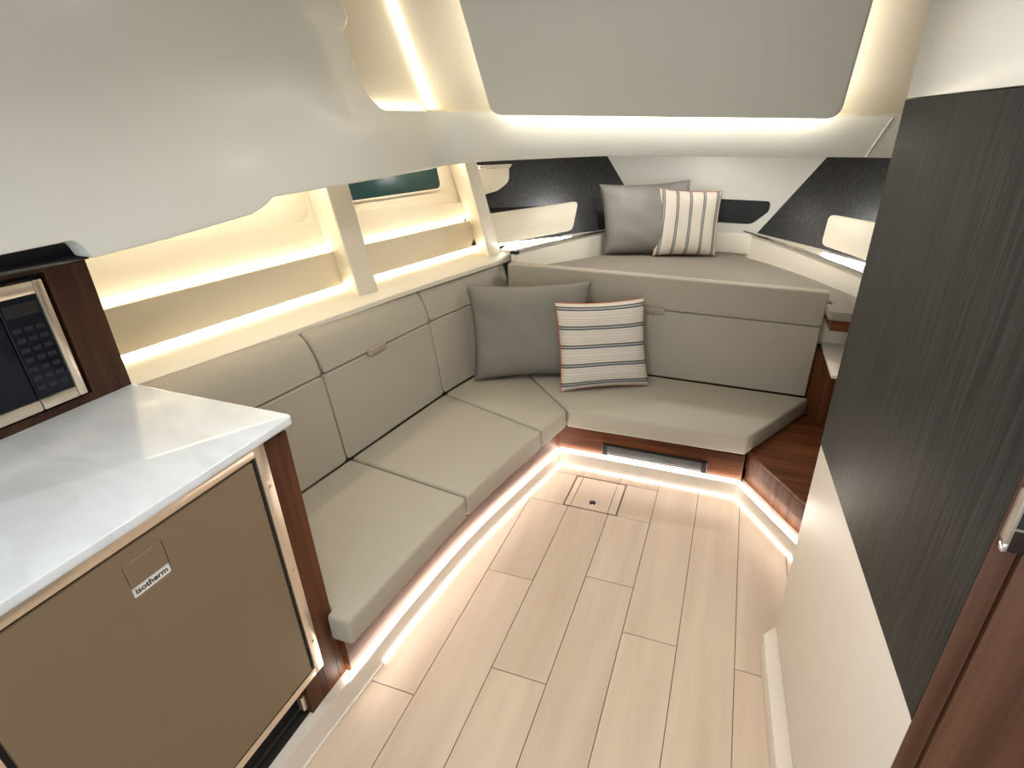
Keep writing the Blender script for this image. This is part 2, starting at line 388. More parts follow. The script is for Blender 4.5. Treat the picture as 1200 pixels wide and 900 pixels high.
# ------------------------------------------------------------------ seat cushions
SZ0, SZ1 = .25, .345
def cushion(label, plan, group='taupe seat cushions'):
    c = tag(empty('seat_cushion'), label, 'cushion', group)
    bm = bm_prism([(x, y, SZ0) for x, y in plan], (0, 0, SZ1-SZ0)); bev(bm, .013, 4)
    from_bm('cover', bm, 'upholstery', c)
    # welt seam round the lower edge
    cx = sum(p[0] for p in plan)/len(plan); cyy = sum(p[1] for p in plan)/len(plan)
    return c
G = .0025
def seam_y(f, b, x, gap):   # seam line from front point f to back point b
    return 0
cushion('taupe seat cushion at the sofa end beside the refrigerator', [(SEATX(y), y) for y in frange(.80, 1.378, 6)] + [(-1.363, 1.452), (-1.44, .85), (-1.44, .828), (-.9425, .828), (-.9425, .80)])
cushion('taupe seat cushion in the middle of the long sofa', [(SEATX(y), y) for y in frange(1.384, 1.888, 6)] + [(-1.283, 2.068), (-1.363, 1.458)])
cushion('taupe corner seat cushion under the grey pillow', [(SEATX(y), y) for y in frange(1.894, 2.098, 3)] + [(-1.163, 2.60), (-1.22, 2.36), (-1.283, 2.074)])
cushion('long taupe seat cushion of the cross bench with cut corner', [(-.647, 2.101), (.170, 2.118), (.460, 2.60), (-1.157, 2.605)])

# ------------------------------------------------------------------ back cushions
LOWP = [(.004, .352), (-.006, .345), (-.16, .345), (-.16, .716), (-.044, .716), (-.036, .709)]
UPP = [(-.036, .726), (-.044, .719), (-.165, .719), (-.176, .872), (-.168, .884), (-.140, .886), (-.112, .875), (-.088, .856), (-.067, .826), (-.050, .785)]
TOPSCALE = smooth_path([(.8, 1.05), (1.4, 1.0), (2.0, .95), (2.62, .62)])
def back_part(name, prof, y0, y1, parent, k):
    secs = []
    def sec(y, ins):
        nx = (BACKX(y+.01)-BACKX(y-.01))/.02; n = Vector((1, -nx)).normalized(); s = TOPSCALE(y)
        cx = sum(p[0] for p in prof)/len(prof); cz = sum(p[1] for p in prof)/len(prof)
        out = []
        for d, z in prof:
            L = math.hypot(d-cx, z-cz); q = max(0, 1-ins/L)
            d2, z2 = cx+(d-cx)*q, cz+(z-cz)*q
            if d2 < -.05: d2 = -.05+(d2+.05)*s
            out.append((BACKX(y)+d2*n.x, y+d2*n.y, z2))
        return out
    for y, i in [(y0, .014), (y0+.003, .006), (y0+.010, .001)] + [(y, 0) for y in frange(y0+.016, y1-.016, k)] + [(y1-.010, .001), (y1-.003, .006), (y1, .014)]:
        secs.append(sec(y, i))
    return loft(name, secs, 'upholstery', parent, 40)
def backrest(label, y0, y1, k=8, tab=None):
    b = tag(empty('back_cushion'), label, 'cushion', 'taupe back cushions')
    back_part('lower_pad', LOWP, y0, y1, b, k); back_part('upper_pad', UPP, y0, y1, b, k)
    if tab:
        ya, yb = tab; pts = []
        pa = Vector((BACKX(ya)-.030, ya, .718)); pb = Vector((BACKX(yb)-.030, yb, .718)); d = (pb-pa); L = d.length; d.normalize(); nn = Vector((-d.y*-1, d.x*-1, 0)); nn = Vector((d.y, -d.x, 0))
        loop = rrect(0, L, -.015, .015, .0145, 5)
        slab('pull_tab', [pa+d*u+Vector((0, 0, v))-nn*.012 for u, v in loop], nn*.016, 'upholstery_tab', b, .003, 2)
    return b
backrest('taupe back cushion at the sofa end behind the white countertop', .828, 1.432, 8)
backrest('taupe back cushion with pull tab in the middle of the sofa', 1.438, 2.058, 8, (1.66, 1.765))
backrest('narrow taupe back cushion next to the sofa corner', 2.064, 2.664, 9)
cb = tag(empty('back_cushion'), 'wide taupe cross bench back cushion with pull tab before the berth', 'cushion', 'taupe back cushions')
def cross_pad(name, z0, z1, xr0, xr1, rr):
    bm = bm_prism([(-1.152, 2.598, z0), (xr0, 2.598, z0), (xr1, 2.602, z1), (-1.152, 2.602, z1)], (0, .062, 0)); bev(bm, .010, 4)
    from_bm(name, bm, 'upholstery', cb)
cross_pad('lower_pad', .347, .716, .442, .446, .01); cross_pad('upper_pad', .719, .887, .446, .452, .01)
slab('pull_tab', [(-.60+u, 2.606, .719+v) for u, v in rrect(.0, .31, -.0155, .0155, .015, 5)], (0, -.020, 0), 'upholstery_tab', cb, .003, 2)

# ------------------------------------------------------------------ berth
mt = tag(empty('berth_mattress'), 'taupe mattress of the forward berth behind the cross bench', 'mattress')
MZ = .84
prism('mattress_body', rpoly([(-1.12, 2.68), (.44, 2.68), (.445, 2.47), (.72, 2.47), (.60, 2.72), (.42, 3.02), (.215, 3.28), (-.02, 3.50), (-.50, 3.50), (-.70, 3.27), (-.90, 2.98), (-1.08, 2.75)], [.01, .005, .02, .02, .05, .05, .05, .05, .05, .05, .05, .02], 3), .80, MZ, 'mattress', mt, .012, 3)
tag(struct(prism('trim_1', [(-1.14, 2.70), (.75, 2.70), (.75, 2.9), (.10, 3.54), (-.60, 3.54)], .60, .80, 'liner')), 'berth base under the mattress')

# bow side bands under the chrome rails (cream), shelves, rails
def RZ(y): return .936+(y-2.68)*.033
RL = [(-1.135, 2.69), (-1.09, 2.78), (-1.0, 2.96), (-.885, 3.17), (-.775, 3.35), (-.655, 3.50), (-.61, 3.545)]
RR = [(.76, 2.50), (.70, 2.62), (.615, 2.78), (.50, 2.97), (.36, 3.18), (.20, 3.39), (.055, 3.545)]
def hull_plane_x(side, y, z, off=0):
    # flared hull side in the bow; off moves inboard
    if side < 0: px, nx = -.56, -.654
    else: px, nx = .13, .654
    # (x-px)*nx + (y-3.55)*.756 = .456*(z-.97) - off
    return px + (.456*(z-.97) - off - .756*(y-3.55))/nx
def band(name, rail, side, label):
    secs = []
    for x, y in rail:
        o = -side*.0
        secs.append([(x, y, .78), (x+side*.03, y, .78), (x+side*.03, y, RZ(y)-.004), (x, y, RZ(y)-.004)])
    return tag(struct(loft(name, secs, 'bandcream')), label)
band('trim_2', RL, -1, 'cream side band of the berth below the chrome rail, sofa side')
band('trim_3', RR, 1, 'cream side band of the berth below the chrome rail, bulkhead side')
def bow_shelf(rail, side, label):
    s = tag(empty('bow_shelf'), label, 'shelf')
    secs = []
    for x, y in rail:
        z = RZ(y); xo = hull_plane_x(side, y, z)+side*.10
        if side < 0 and y < 2.80: xo = -1.235
        secs.append([(x-side*.004, y, z-.012), (xo, y, z-.012), (xo, y, z), (x-side*.004, y, z)])
    loft('shelf_board', secs, 'liner', s)
    loft('rail', [[(x-side*.008+.006*math.cos(a), y, RZ(y)+.003+.009*math.sin(a)) for a in frange(0, 2*math.pi*9/10, 9)] for x, y in rail], 'chrome', s, 60)['label'] = 'slim chrome edge rail'
    return s
bow_shelf(RL, -1, 'lit cream shelf with chrome edge along the berth, sofa side')
bow_shelf(RR, 1, 'lit cream shelf with chrome edge along the berth, bulkhead side')

# bow side walls in charcoal veneer
def bow_wall(name, side, y0, label):
    pts = []
    y1 = 3.556
    # z range .93 .. 1.52
    q = [(hull_plane_x(side, y0, .93), y0, .93), (hull_plane_x(side, y1, .93), y1, .93), (hull_plane_x(side, y1, 1.52), y1, 1.52), (hull_plane_x(side, y0, 1.52), y0, 1.52)]
    o = slab(name, q, Vector((side*.654, .756, 0))*.02, 'charcoal_bow')
    return tag(struct(o), label)
bow_wall('wall_front_left', -1, 2.62, 'charcoal veneer bow side wall beside the sofa-side hull')
bow_wall('wall_front_right', 1, 2.30, 'charcoal veneer bow side wall beside the bulkhead')
# pocket boxes on the bow walls: cream boards standing off the veneer with a light behind
def hull_pt(side, s, z, off):
    """s runs along the wall (horizontal metres from the bow corner at y=3.55), off inboard"""
    if side < 0: P = Vector((-.56, 3.55, 0)); t = Vector((-.756, -.654, 0)); n = Vector((-.654, .756, 0))
    else: P = Vector((.13, 3.55, 0)); t = Vector((.756, -.654, 0)); n = Vector((.654, .756, 0))
    return P + t*s + n*(.456*(z-.97)-off) + Vector((0, 0, z))
def pocket(side, loop, label, thick=.018, off=.06):
    p = tag(empty('pocket_board'), label, 'pocket')
    pts = [hull_pt(side, s, z, off) for s, z in loop]
    n = (Vector((-.654, .756, 0)) if side < 0 else Vector((.654, .756, 0)))
    slab('board', pts, n*thick, 'liner', p, .003, 2)
    ss = [q[0] for q in loop]; zz = [q[1] for q in loop]
    a, b, z0, z1 = min(ss)+.06, max(ss)-.05, min(zz)+.03, max(zz)-.03
    slab('bracket', [hull_pt(side, a, z0, off-thick), hull_pt(side, b, z0, off-thick), hull_pt(side, b, z1, off-thick), hull_pt(side, a, z1, off-thick)], n*(off-thick+.004), 'black', p)
    return p
pocket(-1, rpoly([(.592, .995), (1.13, .946), (1.15, 1.103), (.525, 1.150)], [.03, .01, .01, .03]), 'cream pocket board on the charcoal bow wall, sofa side', .018, .13)
pocket(1, rpoly([(.515, 1.001), (.93, .962), (.93, 1.142), (.482, 1.150)], [.03, .01, .01, .03]), 'cream pocket board on the charcoal bow wall, bulkhead side', .018, .13)
pocket(-1, rpoly([(.90, 1.32), (.91, 1.262), (.985, 1.216), (1.10, 1.19), (1.10, 1.34), (.90, 1.34)], [.0, .03, .02, 0, 0, 0]), 'rounded cream bracket under the roof beam beside the pillar', .03, .05)
def bow_led(side, s0, s1, z0, z1, off, label, zt=.006, m='led_cool'):
    n = (Vector((-.654, .756, 0)) if side < 0 else Vector((.654, .756, 0)))
    led('l', slab('light_strip', [hull_pt(side, s0, z0, off), hull_pt(side, s1, z1, off), hull_pt(side, s1, z1+zt, off), hull_pt(side, s0, z0+zt, off)], n*.006, m), label)
bow_led(-1, .60, 1.08, 1.130, 1.096, .095, 'cool glowing strip behind the top of the sofa-side pocket board', .006, 'led_halo')
bow_led(1, .54, .90, 1.130, 1.122, .095, 'cool glowing strip behind the top of the bulkhead-side pocket board', .006, 'led_halo')
bow_led(-1, .60, 1.06, .955, .942, .118, 'cool glowing strip on the shelf below the sofa-side pocket board', .008)
bow_led(1, .54, .90, .958, .946, .118, 'cool glowing strip on the shelf below the bulkhead-side pocket board', .008)
clip = tag(box('rail_end_clip', (-1.165, 2.672, .922), (-1.118, 2.702, .940), 'black', None, .004, 2), 'small black end clip of the chrome rail at the pillar foot', 'clip')
tb = tag(empty('curtain_track'), 'short chrome curtain track under the roof beam', 'track')
tube('bar', [(-1.40, 2.80, 1.355), (-1.25, 2.93, 1.36)], .006, 'chrome', tb); tube('bar', [(-1.385, 2.79, 1.345), (-1.255, 2.905, 1.352)], .004, 'chrome', tb)
tube('end_stop', [(-1.25, 2.93, 1.36), (-1.253, 2.905, 1.348)], .006, 'chrome', tb)

# bow wall
bw = [(-1.02, 3.55, .78), (.62, 3.55, .78), (.62, 3.55, 1.56), (-1.02, 3.55, 1.56)]
wf = tag(struct(plate_hole('wall_front', [(-1.05, .78), (.65, .78), (.65, 1.56), (-1.05, 1.56)], rpoly([(-.53, 1.014), (.085, 1.014), (.178, 1.10), (.178, 1.158), (-.61, 1.158), (-.61, 1.10)], [.02, .03, .02, .02, .02, .02]), lambda u, v, w: (u, 3.55+w, v), .012, 'gelcoat')), 'cream bow wall at the head of the berth')
slab('inset_panel', [(u, 3.561, v) for u, v in rpoly([(-.53, 1.016), (.084, 1.016), (.176, 1.10), (.176, 1.156), (-.608, 1.156), (-.608, 1.10)], [.02, .03, .02, .02, .02, .02])], (0, -.006, 0), 'black', wf)['label'] = 'black inset panel'
tag(struct(box('trim_4', (-.62, 3.50, .84), (.10, 3.552, .962), 'bandcream', None, .006, 2)), 'cream head band of the berth below the bow wall')

# ------------------------------------------------------------------ left hull side
def hull_liner():
    secs = []
    o = []
    ys = frange(-1.15, 3.05, 42)
    prof = [(-.055, .86), (-.060, 1.06), (-.085, 1.20), (-.13, 1.50), (-.17, 1.50), (-.13, 1.2), (-.10, .86)]
    return tag(struct(loft('wall_left', [[(HULLX(y)+d, y, z) for d, z in prof] for y in ys], 'liner')), 'cream hull liner behind the long sofa')
hull_liner()
def liner_x(y, z): return HULLX(y) + (-.060 + (z-1.06)/(.14)*(-.025) if z < 1.2 else -.085-(z-1.2)/.3*.045)
# raised surround with pocket, one in each bay
def surround(name, y0, y1, inner, label, pane=None):
    mp = lambda u, v, w: (liner_x(u, v)+.022-w, u, v)
    outer = []
    for u in frange(y0, y1, 6): outer.append((u, 1.09))
    for v in frange(1.09, 1.48, 3)[1:]: outer.append((y1, v))
    for u in frange(y1, y0, 6)[1:]: outer.append((u, 1.48))
    for v in frange(1.48, 1.09, 3)[1:-1]: outer.append((y0, v))
    o = plate_hole(name, outer, inner, mp, .021, 'liner', None, False); tag(struct(o), label)
    return o
s1 = surround('trim_5', .86, 1.93, rpoly([(1.22, 1.222), (1.84, 1.194), (1.87, 1.212), (1.87, 1.44), (.95, 1.44), (1.0, 1.30), (1.12, 1.24)], [.03, .02, .02, .02, .05, .05, .05]), 'cream moulded hull recess in the bay beside the microwave cabinet')
s2 = surround('trim_6', 1.99, 2.90, rpoly([(2.03, 1.215), (2.84, 1.160), (2.86, 1.18), (2.86, 1.44), (2.03, 1.44)], [.01, .02, .02, .02, .01]), 'cream moulded hull recess in the bay beside the bow pillar')
win = struct(empty('window_1')); tag(win, 'dark teal hull window behind the sofa between the two pillars')
wl = rrect(2.02, 2.66, 1.252, 1.42, .03, 5)
slab('pane', [(liner_x(u, v)+.011, u, v) for u, v in wl], (-.006, 0, 0), 'teal', win)
fo = rrect(2.012, 2.668, 1.244, 1.428, .034, 5)
bm = bmesh.new()
A_ = [bm.verts.new((liner_x(u, v)+.013, u, v)) for u, v in fo]; B_ = [bm.verts.new((liner_x(u, v)+.013, u, v)) for u, v in wl]
for i in range(len(A_)): bm.faces.new((A_[i], A_[(i+1) % len(A_)], B_[(i+1) % len(B_)], B_[i]))
C_ = bmesh.ops.extrude_face_region(bm, geom=bm.faces[:]); bmesh.ops.translate(bm, vec=(-.006, 0, 0), verts=[v for v in C_['geom'] if isinstance(v, bmesh.types.BMVert)])
from_bm('frame', bm, 'liner', win)

# ledge behind the back cushions
secs = [[(LEDGEX(y)+.02, y, .870), (HULLX(y)-.058, y, .870), (HULLX(y)-.058, y, .897), (LEDGEX(y)+.006, y, .897), (LEDGEX(y)+.02, y, .889)] for y in frange(.84, 2.84, 24)]
tag(struct(loft('trim_7', secs, 'liner')), 'cream ledge running behind the sofa back cushions')
# valance boards with light above and below
def valance(y0, y1, label):
    v = strip_along('valance_board', HULLX, y0, y1, 10, -.014, 0, .921, 1.069, 'valance')
    return tag(v, label, 'valance', 'hull valance boards')
valance(.845, 1.94, 'long cream light valance board between microwave cabinet and first pillar')
valance(2.03, 2.84, 'short cream light valance board between the two hull pillars')
for y0, y1, n_a in ((.845, 1.93, 'bay beside the microwave cabinet'), (2.04, 2.83, 'bay between the pillars')):
    led('l', strip_along('light_strip', HULLX, y0, y1, 10, -.030, -.018, .900, .910, 'led_warm'), 'warm glowing strip under the valance board, '+n_a)
    led('l', strip_along('light_strip', HULLX, y0, y1, 10, -.034, -.022, 1.050, 1.060, 'led_warm'), 'warm glowing strip behind the valance top, '+n_a)
    led('l', strip_along('light_strip', HULLX, y0, y1, 10, .03, .045, 1.395, 1.405, 'led_warm'), 'warm glowing strip under the roof soffit, '+n_a)
# pillars
def pillar(name, b1, b2, t1, t2, depth, slant, label):
    b1, b2, t1, t2 = [Vector(p) for p in (b1, b2, t1, t2)]
    # extend upward behind the roof soffit
    k = (1.47-b1.z)/(t1.z-b1.z); T1, T2 = b1+(t1-b1)*k, b2+(t2-b2)*k
    d = Vector((-depth, depth*slant, 0))
    bm = bmesh.new()
    v = [bm.verts.new(p) for p in (b1, b2, T2, T1)]+[bm.verts.new(p+d) for p in (b1, b2, T2, T1)]
    for f in ((0, 1, 2, 3), (7, 6, 5, 4), (0, 4, 5, 1), (1, 5, 6, 2), (2, 6, 7, 3), (3, 7, 4, 0)): bm.faces.new([v[i] for i in f])
    bmesh.ops.recalc_face_normals(bm, faces=bm.faces); bev(bm, .007, 3)
    tag(struct(from_bm(name, bm, 'liner')), label)
pillar('trim_8', (-1.510, 1.838, .892), (-1.476, 1.929, .892), (-1.550, 1.795, 1.335), (-1.511, 1.885, 1.335), .22, .49, 'cream hull pillar between the two lit bays')
pillar('trim_9', (-1.282, 2.663, .892), (-1.262, 2.775, .892), (-1.345, 2.58, 1.355), (-1.33, 2.685, 1.355), .26, .95, 'cream hull pillar beside the charcoal bow wall')

# ------------------------------------------------------------------ roof: soffit, beam, recess, padded panel
SX = -1.27
sof = [(-1.15, 1.362), (.61, 1.362), (.735, 1.365), (.748, 1.352), (.757, 1.324), (.93, 1.332), (1.17, 1.351), (1.205, 1.361), (1.232, 1.372), (1.258, 1.387), (1.335, 1.387), (1.8, 1.392), (2.13, 1.398),
       (2.13, 1.622), (1.835, 1.620), (1.79, 1.642), (1.748, 1.668), (1.70, 1.754), (1.670, 1.843), (1.688, 1.856), (1.703, 1.884), (1.686, 1.916), (1.64, 1.935), (1.62, 2.02), (-1.15, 2.02)]
bm = bm_prism([(SX, y, z) for y, z in sof], (-.055, 0, 0)); bev(bm, .006, 3, lambda e: min(v.co.y for v in e.verts) < 2.12)
tag(struct(from_bm('trim_10', bm, 'gelcoat')), 'glossy cream roof side moulding above the galley and sofa')
tag(struct(slab('trim_11', [(-1.32, -1.15, 1.425), (-1.32, 2.30, 1.425), (-1.60, 2.30, 1.425), (-2.1, -1.15, 1.425)], (0, 0, .02), 'gelcoat')), 'underside of the side deck above the hull liner')
# cross beam with arched lower edge
low = smooth_path([(-1.27, 1.400), (-1.116, 1.422), (-.877, 1.440), (-.509, 1.464), (.016, 1.476), (.475, 1.486), (1.3, 1.49)])
bpath = [(-1.27, 2.1299, 1.398)] + [(-1.15-.12*math.cos(a), 2.13+.12*math.sin(a), 1.398+.02*k/8) for k, a in enumerate(frange(0, math.pi/2, 8))] + [(x, 2.25, low(x)) for x in frange(-1.10, 1.30, 24)]
secs = []
for i, (x, y, z) in enumerate(bpath):
    nx, ny = (-1, 0) if i < 1 else ((-math.cos((i-1)/8*math.pi/2), math.sin((i-1)/8*math.pi/2)) if i <= 9 else (0, 1))
    secs.append([(x+nx*.004, y+ny*.004, z), (x, y, z+.004), (x, y, 1.618), (x+nx*.004, y+ny*.004, 1.622), (x+nx*.055, y+ny*.055, 1.622), (x+nx*.055, y+ny*.055, z)])
tag(struct(loft('trim_12', secs, 'gelcoat', None, 60)), 'cream roof cross beam above the berth')
tag(struct(box('trim_13', (-1.45, 2.25, 1.618), (1.3, 2.36, 1.628), 'liner')), 'ledge on top of the roof cross beam')
tube_ = tube('trim_14', [(.462, 2.248, 1.615), (.432, 2.247, 1.55), (.405, 2.248, 1.487)], .004, 'gelcoat'); tag(struct(tube_), 'moulded crease on the roof cross beam by the bulkhead')
# raked recess wall above the beam (faces aft), left cheek, flat ceiling
RK = -.62   # dy per dz
def raky(z, off=0): return 2.29 + RK*(z-1.628) - off
rk = [(-1.36, raky(1.60), 1.60), (1.3, raky(1.60), 1.60), (1.3, raky(2.06), 2.06), (-1.36, raky(2.06), 2.06)]
tag(struct(slab('trim_15', rk, (0, .03, .02), 'liner')), 'cream raked roof recess around the padded panel')
ck = [(-1.345, 2.34, 1.60), (-1.345, raky(2.06)+.03, 2.06), (-1.345, 1.52, 2.06), (-1.345, 1.60, 1.60)]
tag(struct(slab('trim_16', ck, (-.03, 0, 0), 'liner')), 'cream cheek of the roof recess beside the soffit')
tag(struct(box('ceiling', (-1.40, -1.15, 2.0), (1.45, raky(2.0)+.05, 2.03), 'gelcoat')), 'flat cream ceiling over the galley')
tag(struct(box('trim_17', (-1.7, 2.30, 1.495), (1.3, 3.57, 1.515), 'liner')), 'cream ceiling over the forward berth')
# padded ceiling panel, standing off the recess
cp_ = tag(empty('padded_ceiling_panel'), 'large grey padded roof panel with rounded corners and lit edges', 'panel')
along = Vector((0, RK, 1)).normalized(); nrm = Vector((0, -1, RK)).normalized()
base = Vector((0, 2.165, 1.604))
loop = rrect(-1.005, .285, 0, .62, .045, 6)
bm = bm_prism([base+Vector((u, 0, 0))+along*v for u, v in loop], -nrm*.035); bev(bm, .012, 4)
from_bm('pad', bm, 'headliner', cp_)
loop2 = rrect(-.955, .235, .05, .57, .03, 4)
slab('mounting_frame', [base-nrm*.034+Vector((u, 0, 0))+along*v for u, v in loop2], -nrm*.05, 'black', cp_)
def roof_led(u0, u1, v0, v1, label, lift=.03, m='led_roof_side'):
    q = [base-nrm*lift+Vector((u, 0, 0))+along*v for u, v in ((u0, v0), (u1, v0), (u1, v1), (u0, v1))]
    led('l', slab('light_strip', q, -nrm*.008, m), label)
roof_led(-.992, -.978, .03, .60, 'glowing strip behind the sofa-side edge of the padded roof panel', .036)
roof_led(.258, .272, .03, .60, 'glowing strip behind the bulkhead-side edge of the padded roof panel', .036)
roof_led(-.97, .25, .014, .028, 'glowing strip behind the lower edge of the padded roof panel', .036, 'led_roof')
# strip in the corner of the recess and under the soffit lip
q0 = Vector((-1.338, raky(1.635)-.006, 1.635)); q1 = Vector((-1.338, raky(2.0)-.006, 2.0))
led('l', tube('light_strip', [q0, q1], .005, 'led_roof_side'), 'glowing strip in the corner of the roof recess')
led('l', tube('light_strip', [(-1.333, 1.84, 1.632), (-1.333, 2.20, 1.632)], .003, 'led_roof_side'), 'glowing strip on the lower lip of the roof recess')
# galley fill lights added out of view, then the berth downlights
for x, y, e in GALLEY_FILL:
    d = tag(empty('downlight'), 'added unseen round fill light in the flat galley ceiling', 'downlight', 'added galley fill lights')
    prism('rim', [(x+.12*math.cos(a), y+.12*math.sin(a)) for a in frange(0, 2*math.pi*23/24, 23)], 1.985, 2.0, 'chrome', d)
    prism('lens', [(x+.10*math.cos(a), y+.10*math.sin(a)) for a in frange(0, 2*math.pi*23/24, 23)], 1.98, 1.99, 'lens', d)
for x, y, e in BERTH_DOWN:
    d = tag(empty('downlight'), 'small round recessed downlight in the berth ceiling', 'downlight', 'berth downlights')
    prism('rim', [(x+.065*math.cos(a), y+.065*math.sin(a)) for a in frange(0, 2*math.pi*23/24, 23)], 1.487, 1.495, 'chrome', d)
    prism('lens', [(x+.05*math.cos(a), y+.05*math.sin(a)) for a in frange(0, 2*math.pi*23/24, 23)], 1.483, 1.49, 'lens', d)

# ------------------------------------------------------------------ right bulkhead
BA = Vector((.300, 1.390, 0)); bd = Vector((.06, -1, 0)).normalized(); bn = Vector((1, .06, 0)).normalized()
def bpt(s, z, off=0): p = BA+bd*s+bn*off; return Vector((p.x, p.y, z))
S_END = .765
wr = struct(empty('wall_right')); tag(wr, 'bulkhead with charcoal veneer above a cream lower panel')
def bpanel(name, s0, s1, z0, z1, off, th, mat, parent, r=.002):
    return slab(name, [bpt(s0, z0, off), bpt(s1, z0, off), bpt(s1, z1, off), bpt(s0, z1, off)], bn*th, mat, parent, r, 2)
bpanel('veneer_panel', 0, S_END, .795, 1.643, 0, .03, 'charcoal', wr)['label'] = 'charcoal vertical grain veneer panel'
bpanel('lower_panel', .002, S_END, -.004, .793, .001, .03, 'lowerwall', wr)['label'] = 'cream lower panel'
bpanel('upper_panel', .001, S_END, 1.645, 2.04, .001, .03, 'gelcoat', wr)['label'] = 'cream upper panel'
bb = [bpt(.048, 0, -.042), bpt(S_END, 0, -.042), bpt(S_END, 0, .002), bpt(.010, 0, .002), bpt(.010, 0, -.006)]
tag(struct(slab('baseboard_bulkhead', bb, (0, 0, .085), 'lowerwall', None, .006, 2)), 'cream plinth at the foot of the bulkhead')
# aft face of the compartment: door frame stile, walnut door, hinge
DYP = .624
dr = struct(empty('door_1')); tag(dr, 'walnut compartment door with dark hinge round the corner of the bulkhead')
box('door_stile', (.347, DYP, 0), (.3765, DYP+.035, 1.643), 'doorwood', dr, .004, 2)
box('gap', (.3765, DYP+.012, 0), (.381, DYP+.035, 1.643), 'darkgap', dr)
box('door_leaf', (.381, DYP+.001, .01), (1.19, DYP+.035, 1.643), 'doorwood', dr, .003, 2)
hg = box('hinge', (.356, DYP-.012, 1.138), (.46, DYP+.004, 1.225), 'bronzehinge', dr, .004, 3); hg['label'] = 'dark polished hinge'
box('hinge_edge', (.350, DYP-.013, 1.150), (.3565, DYP+.002, 1.225), 'hingeedge', hg, .002, 2)
box('hinge_edge', (.350, DYP-.013, 1.138), (.357, DYP+.002, 1.1565), 'chrome', hg, .003, 2)
box('hinge_ring', (.351, DYP-.0145, 1.172), (.46, DYP-.008, 1.1755), 'hingeedge', hg, .001, 1)
tag(struct(box('wall_right_upper', (.347, DYP+.002, 1.645), (1.2, DYP+.03, 2.0), 'gelcoat')), 'cream wall above the walnut door')
tag(struct(box('wall_right_aft', (1.19, -1.15, -.01), (1.22, DYP+.03, 2.0), 'lowerwall')), 'cream side wall aft of the walnut door')

# ------------------------------------------------------------------ galley cabinet, counter, fridge, microwave
CF = -.945   # cabinet front plane
gc = tag(empty('galley_cabinet'), 'walnut galley cabinet around the refrigerator under the countertop', 'cabinet')
box('side_panel', (-1.84, .800, BAND-.004), (CF+.0005, .826, .930), 'walnut', gc, .002, 1)
box('stile', (CF-.03, .754, BAND-.004), (CF, .800, .930), 'walnut', gc)
box('top_rail', (CF-.03, .02, .9435), (CF-.004, .80, .946), 'darkgap', gc)
box('top_rail', (CF-.03, .02, .931), (CF-.001, .80, .9465), 'walnut_h', gc)
box('bottom_rail', (CF-.04, .02, BAND-.004), (CF-.012, .690, .088), 'darkgap', gc)
box('toe_recess', (CF-.09, .02, BAND), (CF-.05, .70, .225), 'darkgap', gc)
box('stile_foot', (CF-.06, .690, BAND-.004), (CF-.001, .754, .204), 'walnut', gc)
box('vent_bracket', (CF-.03, .676, .108), (CF-.012, .690, .16), 'champagne', gc, .002, 1)
box('stile', (CF-.03, -.6, BAND-.004), (CF, .16, .930), 'walnut', gc)
ct = tag(empty('countertop'), 'glossy white marbled countertop above the refrigerator', 'countertop')
prism('slab', rpoly([(-1.82, -.6), (-.925, -.6), (-.925, .838), (-1.82, .838)], [0, 0, .02, 0]), .947, .968, 'marble', ct, .005, 3)

rf = tag(empty('refrigerator'), 'bronze fronted built-in refrigerator with champagne frame and latch', 'refrigerator')
FF = CF+.004
# flange frame: four bars with mitred look
def fbar(y0, y1, z0, z1): return box('flange', (FF-.008, y0, z0), (FF+.002, y1, z1), 'champagne', rf, .0015, 2)
fbar(.727, .755, .205, .942); fbar(.175, .203, .205, .942); fbar(.203, .727, .918, .942); fbar(.203, .727, .205, .229)
box('gap', (FF-.03, .20, .226), (FF-.004, .73, .921), 'darkgap', rf)
HYA, HYB, HZA, HZB = .429, .5005, .809, .887
mp = lambda u, v, w: (FF+.004-w, u, v)
dro = plate_hole('door', [(.212, .238), (.714, .238), (.714, .913), (.212, .913)], rrect(HYA, HYB, HZA, HZB, .004, 3), mp, .012, 'fridgeface', rf)
slab('latch_plate', [(FF-.0075, u, v) for u, v in rrect(HYA+.0012, HYB-.0012, .833, HZB-.0012, .003, 3)], (.012, 0, 0), 'fridgeface', dro, .0008, 1)
slab('badge_plate', [(FF-.0075, u, v) for u, v in rrect(HYA+.001, HYB-.001, HZA+.001, .834, .003, 3)], (.0085, 0, 0), 'label_silver', dro)
for z in (.829, .575, .318):
    sc = prism('screw', [(.7415+.0038*math.cos(a), z+.0038*math.sin(a)) for a in frange(0, 2*math.pi*11/12, 11)], 0, .0014, 'steel', rf)
    sc.data.transform(Matrix(((0, 0, 1, FF+.0015), (1, 0, 0, 0), (0, 1, 0, 0), (0, 0, 0, 1))))
    box('screw_slot', (FF+.0026, .739, z-.0006), (FF+.0034, .744, z+.0006), 'ink', sc)
def text_mesh(name, body, size, mat, M, parent, bold=.0):
    cu = bpy.data.curves.new(name, 'FONT'); cu.body = body; cu.size = size; cu.extrude = .0004; cu.offset = bold; cu.align_x = 'CENTER'; cu.align_y = 'BOTTOM_BASELINE'
    t = bpy.data.objects.new('tmp', cu); COL.objects.link(t)
    bpy.context.view_layer.update()
    me = bpy.data.meshes.new_from_object(t.evaluated_get(bpy.context.evaluated_depsgraph_get()))
    bpy.data.objects.remove(t); me.transform(M)
    return link(name, me, mat, parent, 0)
M = Matrix(((0, 0, 1, FF+.0011), (1, 0, 0, (HYA+HYB)/2), (0, 1, 0, .8155), (0, 0, 0, 1)))
text_mesh('lettering', 'isotherm', .0165, 'ink', M, dro, .0004)

